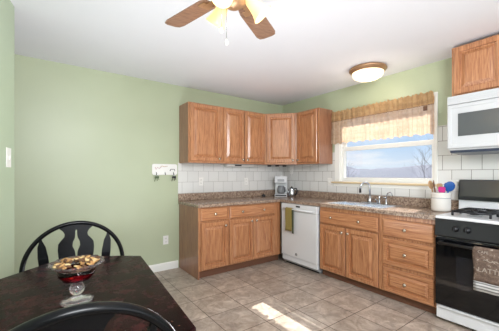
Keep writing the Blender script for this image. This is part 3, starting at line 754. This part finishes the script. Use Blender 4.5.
def keys(x, label, m):
    t = thing('key_bunch', label, 'keys', (-2.13+x, -.036, 1.278))
    MB().tube([(0, .0, -.012+.014), (.012, 0, -.012), (0, 0, -.026), (-.012, 0, -.012)], .0022, 6, closed=True).obj('key_ring', M['chrome'], t)
    for i, (dx, r) in enumerate(((-.018, .25), (0, -.05), (.016, -.28))):
        k = MB().sphere((0, 0, -.038), 1, 10, (.013, .004, .015)).box(-.004, .004, -.002, .002, -.095+.01*i, -.045, .001)
        R = Matrix.Rotation(r, 3, 'Y'); k.v = [tuple(R @ Vector(v)+Vector((dx*.3, -.004*i, 0))) for v in k.v]; k.obj('key', m, t)
keys(-.115, 'dull green key bunch hanging from the left hook of the rack', M['keys_green'])
keys(.115, 'dark key bunch hanging from the right hook of the rack', M['dark'])

# ------------------------------------------------------------------ ceiling lights
fl = thing('flush_mount_light', 'lit round flush ceiling light with tan rim near the window', 'ceiling light', (-.42, -1.89, H))
MB().lathe([(.17, 0), (.200, -.004), (.205, -.02), (.196, -.032), (.186, -.036), (.180, -.052), (.165, -.054)], (0, 0, 0), 40).obj('rim', M['bronze'], fl)
MB().lathe([(.172, -.054), (.168, -.075), (.150, -.100), (.115, -.120), (.06, -.132), (.001, -.135)], (0, 0, 0), 40).obj('glass_bowl', M['bowl_light'], fl)
lp = lamp('flush_lamp', 'POINT', (-.42, -1.89, H-.20), 2.2, (1, .90, .75), shadow_soft_size=.08)

fx, fy, fz = -2.655, -2.505, 2.225
fan = thing('ceiling_fan', 'brown-bladed ceiling fan with three lit amber glass shades', 'ceiling fan', (fx, fy, 0))
MB().lathe([(.065, H), (.068, H-.03), (.045, H-.06), (.014, H-.065)], (0, 0, 0), 28).obj('canopy', M['bronze'], fan)
MB().lathe([(.012, H-.065), (.012, fz+.09)], (0, 0, 0), 14).obj('downrod', M['bronze'], fan)
MB().lathe([(.03, fz+.095), (.09, fz+.085), (.105, fz+.05), (.105, fz+.01), (.085, fz-.02), (.05, fz-.03)], (0, 0, 0), 32).obj('motor_housing', M['bronze'], fan)
for k in range(5):
    a = math.radians(105.6-72*k-2)
    R = Matrix.Rotation(a, 3, 'Z') @ Matrix.Rotation(math.radians(-9), 3, 'X')
    m = MB(); pl = [(.17, -.052), (.21, -.060), (.50, -.066), (.535, -.055), (.545, -.03), (.545, .03), (.535, .055), (.50, .066), (.21, .060), (.17, .052)]
    m.prism(pl, -.003, .003, 'z'); m.v = [tuple(R @ Vector(v)+Vector((0, 0, fz))) for v in m.v]
    bo = m.obj('blade', M['fanwood'], fan)
    m = MB().box(.08, .22, -.018, .018, -.010, -.0035, .002).box(.19, .24, -.04, .04, -.008, -.0035, .002); m.v = [tuple(R @ Vector(v)+Vector((0, 0, fz))) for v in m.v]
    m.obj('blade_iron', M['bronze'], bo)
lk = MB().lathe([(.05, fz-.03), (.06, fz-.05), (.06, fz-.075), (.03, fz-.095), (.001, fz-.10)], (0, 0, 0), 24).obj('light_kit', M['bronze'], fan)
for a in (100, -30, 215):
    A = math.radians(a); d = Vector((math.cos(A), math.sin(A), 0))
    ax = (d*.95+Vector((0, 0, -1))).normalized(); q = ax.to_track_quat('Z', 'Y').to_matrix()
    st = d*.060+Vector((0, 0, fz-.028))
    MB().tube([st, st+ax*.03], .016, 12).obj('lamp_arm', M['bronze'], lk)
    s0 = st+ax*.022
    sh = MB().lathe([(.024, 0), (.029, .012), (.033, .04), (.039, .070), (.049, .096), (.056, .108), (.053, .109), (.046, .095), (.035, .070), (.029, .04), (.025, .012)], s0, 28, q, cap=False).obj('glass_shade', M['shade'], lk)
    MB().sphere(s0+ax*.070, .024, 14).obj('bulb', M['bulb'], sh)
    p = Vector((fx, fy, 0))+s0+ax*.125
    lamp('fan_lamp', 'POINT', p, .6, (1, .84, .6), shadow_soft_size=.05)
for (dx, dy, zf) in ((-.085, -.02, 1.975), (-.05, -.01, 1.93)):
    ch = MB().tube([(dx, dy, fz-.085), (dx, dy, zf+.02)], .0012, 6).obj('pull_chain', M['chrome'], fan)
    MB().lathe([(.002, .022), (.007, .012), (.009, 0), (.006, -.008), (.001, -.010)], (dx, dy, zf), 14).obj('fob', M['plastic'], ch)

# ------------------------------------------------------------------ table and chairs
tx, ty, tr_ = -3.285, -2.30, math.radians(-4.3)
tbl = thing('dining_table', 'worn dark wooden dining table with bowed ends against the left wall', 'table', (0, 0, 0))
def tabpoly(ins=0):
    P0 = [(-2.936, -1.845), (-3.020, -2.830), (-3.12, -2.862), (-3.25, -2.882), (-3.41, -2.890), (-3.57, -2.882), (-3.70, -2.862), (-3.80, -2.830), (-3.715, -1.935), (-3.63, -1.862), (-3.54, -1.785), (-3.456, -1.715), (-3.40, -1.672), (-3.32, -1.655), (-3.22, -1.672), (-3.128, -1.712), (-3.03, -1.775)]
    cx0, cy0 = -3.37, -2.30
    return [(cx0+(x-cx0)*(1-ins/.4), cy0+(y-cy0)*(1-ins/.6)) for x, y in P0]
MB().prism(tabpoly(.004), .757, .760, 'z').prism(tabpoly(0), .738, .757, 'z').obj('tabletop', M['table'], tbl)
MB().prism(tabpoly(-.003), .732, .738, 'z').obj('edge_band', M['table_edge'], tbl)
ap = MB(); P_ = [(-2.995, -1.96), (-3.065, -2.76), (-3.72, -2.76), (-3.655, -1.96)]
for i in range(4):
    a_, b_ = Vector(P_[i]+(0,)), Vector(P_[(i+1) % 4]+(0,)); d = (b_-a_).normalized(); n_ = Vector((-d.y, d.x, 0))*.011
    c4 = [a_-n_, b_-n_, b_+n_, a_+n_]; ap.prism([(q.x, q.y) for q in c4], .66, .732, 'z')
ap.obj('apron', M['black_lacquer'], tbl)
for (x, y) in P_:
    MB().lathe([(.018, 0), (.022, .03), (.017, .06), (.030, .20), (.034, .30), (.022, .36), (.030, .40), (.030, .42), (.024, .45), (.036, .55), (.036, .735)], (x, y, 0), 18).obj('leg', M['black_lacquer'], tbl)

def make_chair(label, loc, rz):
    # local: back plane faces +y (sitter looks to -y)
    t = thing('windsor_chair', label, 'chair', loc, rz, 'black windsor chairs at the table')
    n = 28; prof = []
    seat = MB(); out_ = []
    for k in range(n):
        a = 2*PI*k/n; r = 1/(abs(math.cos(a))**3.2+abs(math.sin(a))**3.2)**(1/3.2)
        out_.append((.215*r*math.cos(a)*(1-.10*math.sin(a)), -.20+.205*r*math.sin(a)))
    vs = []; L = [(.86, .425), (1, .437), (1, .452), (.95, .462), (.7, .456), (.3, .452)]
    for s, z in L: vs += [(x*s, -.20+(y+.20)*s, z) for x, y in out_]
    fs = [(j*n+k, j*n+(k+1) % n, (j+1)*n+(k+1) % n, (j+1)*n+k) for j in range(5) for k in range(n)]+[tuple(range(n-1, -1, -1)), tuple(5*n+k for k in range(n))]
    seat.add(vs, fs, True); seat.obj('seat', M['black_lacquer'], t)
    def back(x, z): return Vector((x, (z-.455)*.10-.02, z))
    hp = []
    for k in range(41):
        q = PI*k/40; zc = .70
        hp.append(back(.272*math.cos(q), zc+.268*math.sin(q)))
    pre = [back(.175, .452), back(.215, .53), back(.250, .61), back(.268, .66)]
    pts = pre+hp+[Vector((-p.x, p.y, p.z)) for p in reversed(pre)]
    MB().tube(pts, .0165, 12, flat=.8, up=Vector((0, 1, 0))).obj('hoop', M['black_lacquer'], t)
    # pierced vase splat, left and right halves round a slot
    def hoopz(x): return .70+.268*math.sqrt(max(0, 1-(x/.272)**2))
    prof = [(.455, .045), (.50, .05), (.56, .062), (.62, .058), (.67, .066), (.72, .086), (.77, .096), (.81, .099), (.845, .096), (.865, .082), (.885, .064), (.905, .062), (.925, .074), (.940, .092)]
    slot = [(.455, 0.0), (.60, 0.0), (.66, .003), (.70, .010), (.75, .004), (.79, .007), (.825, .021), (.85, .019), (.875, .008), (.90, .005), (.925, .005), (.9255, 0), (.96, 0)]
    def itp(tab, z):
        for (a0, b0), (a1, b1) in zip(tab, tab[1:]):
            if a0 <= z <= a1: return b0+(b1-b0)*(z-a0)/(a1-a0)
        return tab[-1][1]
    zs = [.455+(.962-.455)*i/60 for i in range(61)]
    m = MB(); yy = .007
    for sgn in (-1, 1):
        vs = []
        for z in zs:
            so = itp(prof, z); si = itp(slot, z)
            zo = min(z, hoopz(so)-.004); zi = min(z, hoopz(si)-.004)
            for xx, zz in ((si, zi), (so, zo)):
                p = back(sgn*xx, zz); vs += [(p.x, p.y-yy, p.z), (p.x, p.y+yy, p.z)]
        fs = []
        for i in range(60):
            a = i*4; b = a+4
            fs += [(a, a+2, b+2, b), (a+1, b+1, b+3, a+3), (a+2, a+3, b+3, b+2), (a, b, b+1, a+1)]
        fs += [(0, 1, 3, 2), (240, 242, 243, 241)]
        m.add(vs, fs)
    m.obj('splat', M['black_lacquer'], t)
    for sg in (-1, 1):
        m = MB(); vs = []
        pz = [(.455, .008), (.54, .009), (.62, .022), (.70, .026), (.78, .026), (.84, .020), (.875, .008), (.90, .006)]
        for z, hw in pz:
            xx = sg*(.135+(z-.455)*.115); zz = min(z, hoopz(xx)-.003)
            p = back(xx, zz); vs += [(p.x-hw, p.y-.006, p.z), (p.x+hw, p.y-.006, p.z), (p.x+hw, p.y+.006, p.z), (p.x-hw, p.y+.006, p.z)]
        fs = [(j*4+k, j*4+(k+1) % 4, j*4+4+(k+1) % 4, j*4+4+k) for j in range(len(pz)-1) for k in range(4)]+[(3, 2, 1, 0), tuple((len(pz)-1)*4+k for k in range(4))]
        m.add(vs, fs).obj('spindle', M['black_lacquer'], t)
    for sx in (-1, 1):
        for sy, y0 in ((-1, -.34), (1, -.07)):
            a_ = Vector((sx*.135, y0, .430)); b_ = Vector((sx*.195, y0+sy*.055, 0))
            MB().tube([a_.lerp(b_, s) for s in (0, .15, .35, .55, .62, .7, 1)], [.012, .016, .021, .017, .012, .017, .011], 12).obj('leg', M['black_lacquer'], t)
        MB().tube([(sx*.168, -.36, .20), (sx*.172, -.20, .20), (sx*.168, -.045, .20)], [.008, .013, .008], 10).obj('stretcher', M['black_lacquer'], t)
    MB().tube([(-.17, -.20, .20), (0, -.20, .20), (.17, -.20, .20)], [.009, .014, .009], 10).obj('stretcher', M['black_lacquer'], t)
    return t
make_chair('black bow-back chair on the far side of the table by the green wall', (-3.27, -1.625, 0), 0)
make_chair('black bow-back chair in the foreground seen from behind its hoop', (-3.388, -2.93, 0), PI)

# ------------------------------------------------------------------ compote with dried petals
bx, by, bz = -3.329, -2.362, .7605
cp = thing('glass_compote', 'footed ruby and clear glass compote on the dining table', 'bowl', (bx, by, bz))
MB().lathe([(.001, 0), (.058, 0), (.061, .004), (.045, .010), (.020, .018), (.012, .026), (.001, .028)], (0, 0, 0), 36).obj('foot', M['clear_glass'], cp)
MB().sphere((0, 0, .052), .028, 18).obj('ball_stem', M['clear_glass'], cp)
MB().lathe([(.001, .079), (.020, .080), (.050, .090), (.066, .112), (.070, .134), (.066, .134), (.062, .114), (.047, .095), (.018, .086), (.001, .085)], (0, 0, 0), 36).obj('ruby_bowl', M['red_glass'], cp)
MB().lathe([(.069, .135), (.084, .147), (.100, .158), (.098, .162), (.082, .151), (.066, .138)], (0, 0, 0), 72, wob=lambda a, j: .05*math.sin(a*12)*(1 if 1 <= j <= 4 else 0), cap=False).obj('scalloped_rim', M['rose_glass'], cp)
rnd = random.Random(3); protos = {}
kinds = [('nut', (.015, .009, .004)), ('nut3', (.012, .008, .004)), ('nut2', (.014, .008, .005))]
cnt = 0
for i in range(110):
    k = kinds[rnd.choice((0, 0, 0, 1, 1, 2, 2))]
    if i < 14: r_ = rnd.uniform(0, .035); z = .100+rnd.uniform(0, .012)
    elif i < 28: r_ = rnd.uniform(.01, .050); z = .118+rnd.uniform(0, .012)
    else:
        r_ = .080*math.sqrt(rnd.random()); z = .144+.020*(1-(r_/.09)**2)+rnd.uniform(0, .008)+(.012*max(0, (r_-.06)/.03))
    a = rnd.random()*2*PI
    loc = (bx+r_*math.cos(a), by+r_*math.sin(a), bz+z); rot = (rnd.uniform(-.5, .5), rnd.uniform(-.5, .5), rnd.random()*6)
    lab = {'nut': 'tan dried petal piled in the glass compote', 'nut3': 'cream dried petal piled in the glass compote', 'nut2': 'dark brown dried petal piled in the glass compote'}[k[0]]
    if k[0] not in protos:
        o = MB().sphere((0, 0, 0), 1, 8, k[1]).obj('dried_petal', M[k[0]]); protos[k[0]] = o
    else: o = protos[k[0]].copy(); C.objects.link(o)
    o.location = loc; o.rotation_euler = rot; tag(o, lab, 'petal', {'nut': 'tan dried petals in the compote', 'nut3': 'cream dried petals in the compote', 'nut2': 'brown dried petals in the compote'}[k[0]])
